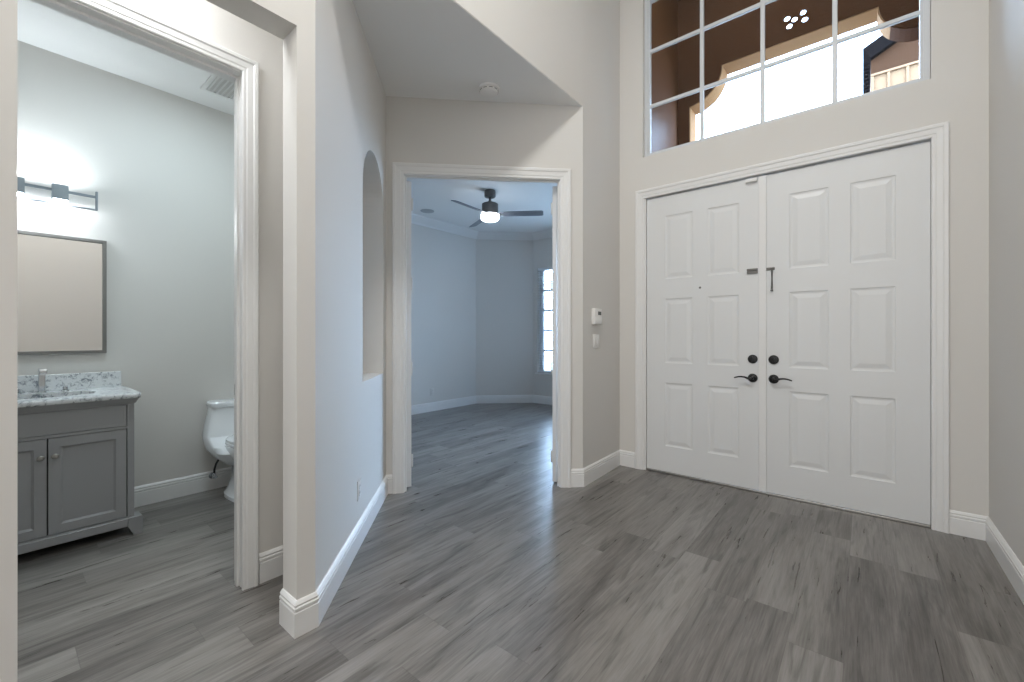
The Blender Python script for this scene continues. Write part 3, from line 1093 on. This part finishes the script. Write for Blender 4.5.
bm = B()
loft(bm, [egg(0, -0.32, 0.165, 0.255, 0.20, 0.0, p=2.6), egg(0, -0.32, 0.165, 0.255, 0.20, 0.025, p=2.6), egg(0, -0.32, 0.140, 0.24, 0.19, 0.055, p=2.5),
          egg(0, -0.30, 0.105, 0.23, 0.18, 0.14, p=2.4), egg(0, -0.31, 0.112, 0.27, 0.19, 0.22, p=2.3), egg(0, -0.31, 0.160, 0.33, 0.22, 0.29, p=2.3),
          egg(0, -0.32, 0.185, 0.37, 0.26, 0.345, p=2.3), egg(0, -0.32, 0.196, 0.385, 0.285, 0.385, p=2.4), egg(0, -0.32, 0.194, 0.382, 0.285, 0.405, p=2.4)])
obj('bowl', bm, 'porcelain', to, True)
bm = B()


def rr(hw, y0, y1, z, p=5.0):
    return egg(0, (y0 + y1) / 2, hw, (y1 - y0) / 2, (y1 - y0) / 2, z, 44, p)


loft(bm, [rr(0.16, -0.42, -0.05, 0.25, 3.0), rr(0.215, -0.47, -0.022, 0.30, 3.2), rr(0.252, -0.47, -0.012, 0.355, 3.8), rr(0.256, -0.42, -0.011, 0.395, 4.2), rr(0.250, -0.225, -0.010, 0.445, 5.5),
          rr(0.236, -0.195, -0.010, 0.52, 6), rr(0.216, -0.182, -0.010, 0.60, 6), rr(0.208, -0.176, -0.010, 0.665, 6)])
obj('tank', bm, 'porcelain', to, True)
bm = B()
loft(bm, [rr(0.214, -0.183, -0.006, 0.662, 7), rr(0.216, -0.185, -0.005, 0.668, 7), rr(0.216, -0.185, -0.005, 0.692, 7), rr(0.208, -0.178, -0.010, 0.702, 7)])
obj('tank_lid', bm, 'porcelain', to, True)
bm = B()
loft(bm, [egg(0, -0.40, 0.180, 0.30, 0.185, 0.406), egg(0, -0.40, 0.186, 0.305, 0.190, 0.412), egg(0, -0.40, 0.186, 0.305, 0.190, 0.424), egg(0, -0.40, 0.180, 0.30, 0.185, 0.428)])
obj('seat', bm, 'porcelain', to, True)
bm = B()
loft(bm, [egg(0, -0.40, 0.178, 0.297, 0.186, 0.430), egg(0, -0.40, 0.184, 0.302, 0.192, 0.436), egg(0, -0.40, 0.182, 0.30, 0.190, 0.448), egg(0, -0.40, 0.160, 0.28, 0.17, 0.456)])
obj('seat_lid', bm, 'porcelain', to, True)
bm = B()
lathe(bm, [(0, 0.702), (0.022, 0.702), (0.022, 0.708), (0.018, 0.711), (0, 0.711)], (0, -0.095, 0), seg=20)
obj('flush_button', bm, 'chrome', to, True)

sv = thing('supply_valve', 'chrome water shutoff valve on the baseboard beside the toilet', 'valve', (XW + T, 1.092, 0.11), PI / 2)
bm = B()
lathe(bm, [(0, 0), (0.026, 0), (0.024, -0.006), (0.008, -0.009), (0.008, -0.045), (0.0, -0.045)], (0, 0, 0), 'Y', 20)
lathe(bm, [(0, -0.012), (0.012, -0.012), (0.012, 0.020), (0.008, 0.026), (0.0, 0.026)], (0, -0.045, 0), 'Z', 16)
obj('valve_body', bm, 'chrome', sv, True)
bm = B()
lathe(bm, [(0, -0.055), (0.010, -0.055), (0.018, -0.060), (0.018, -0.070), (0.0, -0.072)], (0, 0, 0), 'Y', 16, 1.0, 0.6)
obj('valve_knob', bm, 'chrome', sv, True)
bm = B()
tube(bm, [(0, -0.045, 0.024), (0.002, -0.046, 0.06), (0.010, -0.055, 0.10), (0.030, -0.070, 0.145), (0.055, -0.085, 0.175), (0.080, -0.10, 0.20)], 0.0075, 10)
obj('supply_hose', bm, 'hose', sv, True)

# ------------------------------------------------------------------ porch outside the transom
PY0, PY1 = 5.45, 5.70
r_ = 0.37
xo0, xo1, zt, zn, rq, zq = -1.656, 0.44, 4.41, 4.035, 0.32, 4.09
opening = [(xo0, -0.05), (xo0, zn)]
opening += [(xo0 + r_ * math.sin(a), zt - r_ * math.cos(a)) for a in [PI / 2 * k / 12 for k in range(1, 12)]] + [(xo0 + r_, zt)]
opening += [(xo1 - rq, zt)] + [(xo1 - rq * math.cos(a), zt - rq * math.sin(a)) for a in [PI / 2 * k / 12 for k in range(1, 12)]] + [(xo1, zq), (xo1, -0.05)]
outline = [(XL - 0.2, -0.05)] + opening + [(1.2, -0.05), (1.2, 5.6), (XL - 0.2, 5.6)]


def circ(cx, cz, r, n=18):
    return [(cx + r * math.cos(2 * PI * k / n), cz + r * math.sin(2 * PI * k / n)) for k in range(n)]


hc = [(-0.489, 4.642), (-0.474, 4.560), (-0.564, 4.603), (-0.632, 4.641), (-0.612, 4.551)]
bm = B()
prism(bm, [outline, rect(-0.76, -0.36, 4.47, 4.90)], XZ, PY0, PY1)
prism(bm, [rect(-0.76, -0.36, 4.47, 4.90)] + [circ(a, b, 0.027) for a, b in hc], XZ, PY0, PY0 + 0.018)
pw = struct('wall_porch_front', bm, 'stucco', 'brown stucco porch front with notched archway seen through the transom', 'wall')
# the arch reveal is painted beige: a thin stucco lining around the opening
bm = B()
cut_ = len(opening) - 8
sweep(bm, opening[:cut_ + 1], [(0, 0.012), (0, PY1 - PY0 - 0.002), (0.012, PY1 - PY0 - 0.002), (0.012, 0.012)], lambda a, b, h: (a, PY0 + h, b), side=-1)
struct('trim_9', bm, 'reveal', 'beige stucco lining of the porch archway', 'arch lining')
bm = B()
box(bm, XL - 0.2, XR + 0.16, YD + 0.16, PY1, 5.4, 5.5)
struct('ceiling_porch', bm, 'stucco', 'dark brown porch ceiling above the transom', 'ceiling')
bm = B()
box(bm, -9, 9, YD + 0.17, 26, -0.16, -0.06)
struct('ground', bm, 'concrete', 'pale paved ground outside the front door', 'ground')

bm = B()
sweep(bm, opening[cut_:], [(0, 0.012), (0, PY1 - PY0 - 0.002), (0.012, PY1 - PY0 - 0.002), (0.012, 0.012)], lambda a, b, h: (a, PY0 + h, b), side=-1)  # shaded end of the same lining, darkness put into its colour
struct('trim_10', bm, 'stucco', 'right shoulder of the porch archway lining, brown put in for its shade', 'arch lining')
# wing of the house beyond the arch: gable end with dark tiled rake
wg = thing('house_wing', 'brown gabled house wing with dark roof edge seen through the right transom pane', 'building', (0, 9.0, 0))
bm = B()
prism(bm, [[(0.10, 5.40), (3.4, 5.40), (3.4, 5.66), (1.75, 6.54), (0.10, 5.66)]], XZ, 0, 5)
obj('gable_wall', bm, 'wingwall', wg)
bm = B()
prism(bm, [rect(0.10, 3.4, -0.06, 5.40)], XZ, 0.01, 5)
obj('lower_wall', bm, 'cream', wg)
bm = B()
for x in (0.105, 0.30, 0.52, 1.0, 1.5, 2.0, 2.6, 3.2):
    box(bm, x, x + 0.035, -0.02, 0.02, -0.06, 5.40, 0.004)
box(bm, 0.10, 3.4, -0.03, 0.02, 5.385, 5.42, 0.004)
obj('wall_batten', bm, 'cream', wg)
bm = B()
prism(bm, [[(0.0, 5.84), (1.75, 6.72), (3.5, 5.84), (3.4, 5.65), (1.75, 6.52), (0.10, 5.65)]], XZ, -0.10, 5.2)
obj('roof', bm, 'tile', wg)
bm = B()
for k in range(14):
    z = -0.05 + k * 0
    lathe(bm, [(0.0, -0.02), (0.028, -0.015), (0.034, 0.0), (0.028, 0.015), (0.0, 0.02)], (0.045, 0.02, 5.62 - k * 0.062), 'Z', 12)
obj('drain_chain', bm, 'tile', wg, True)
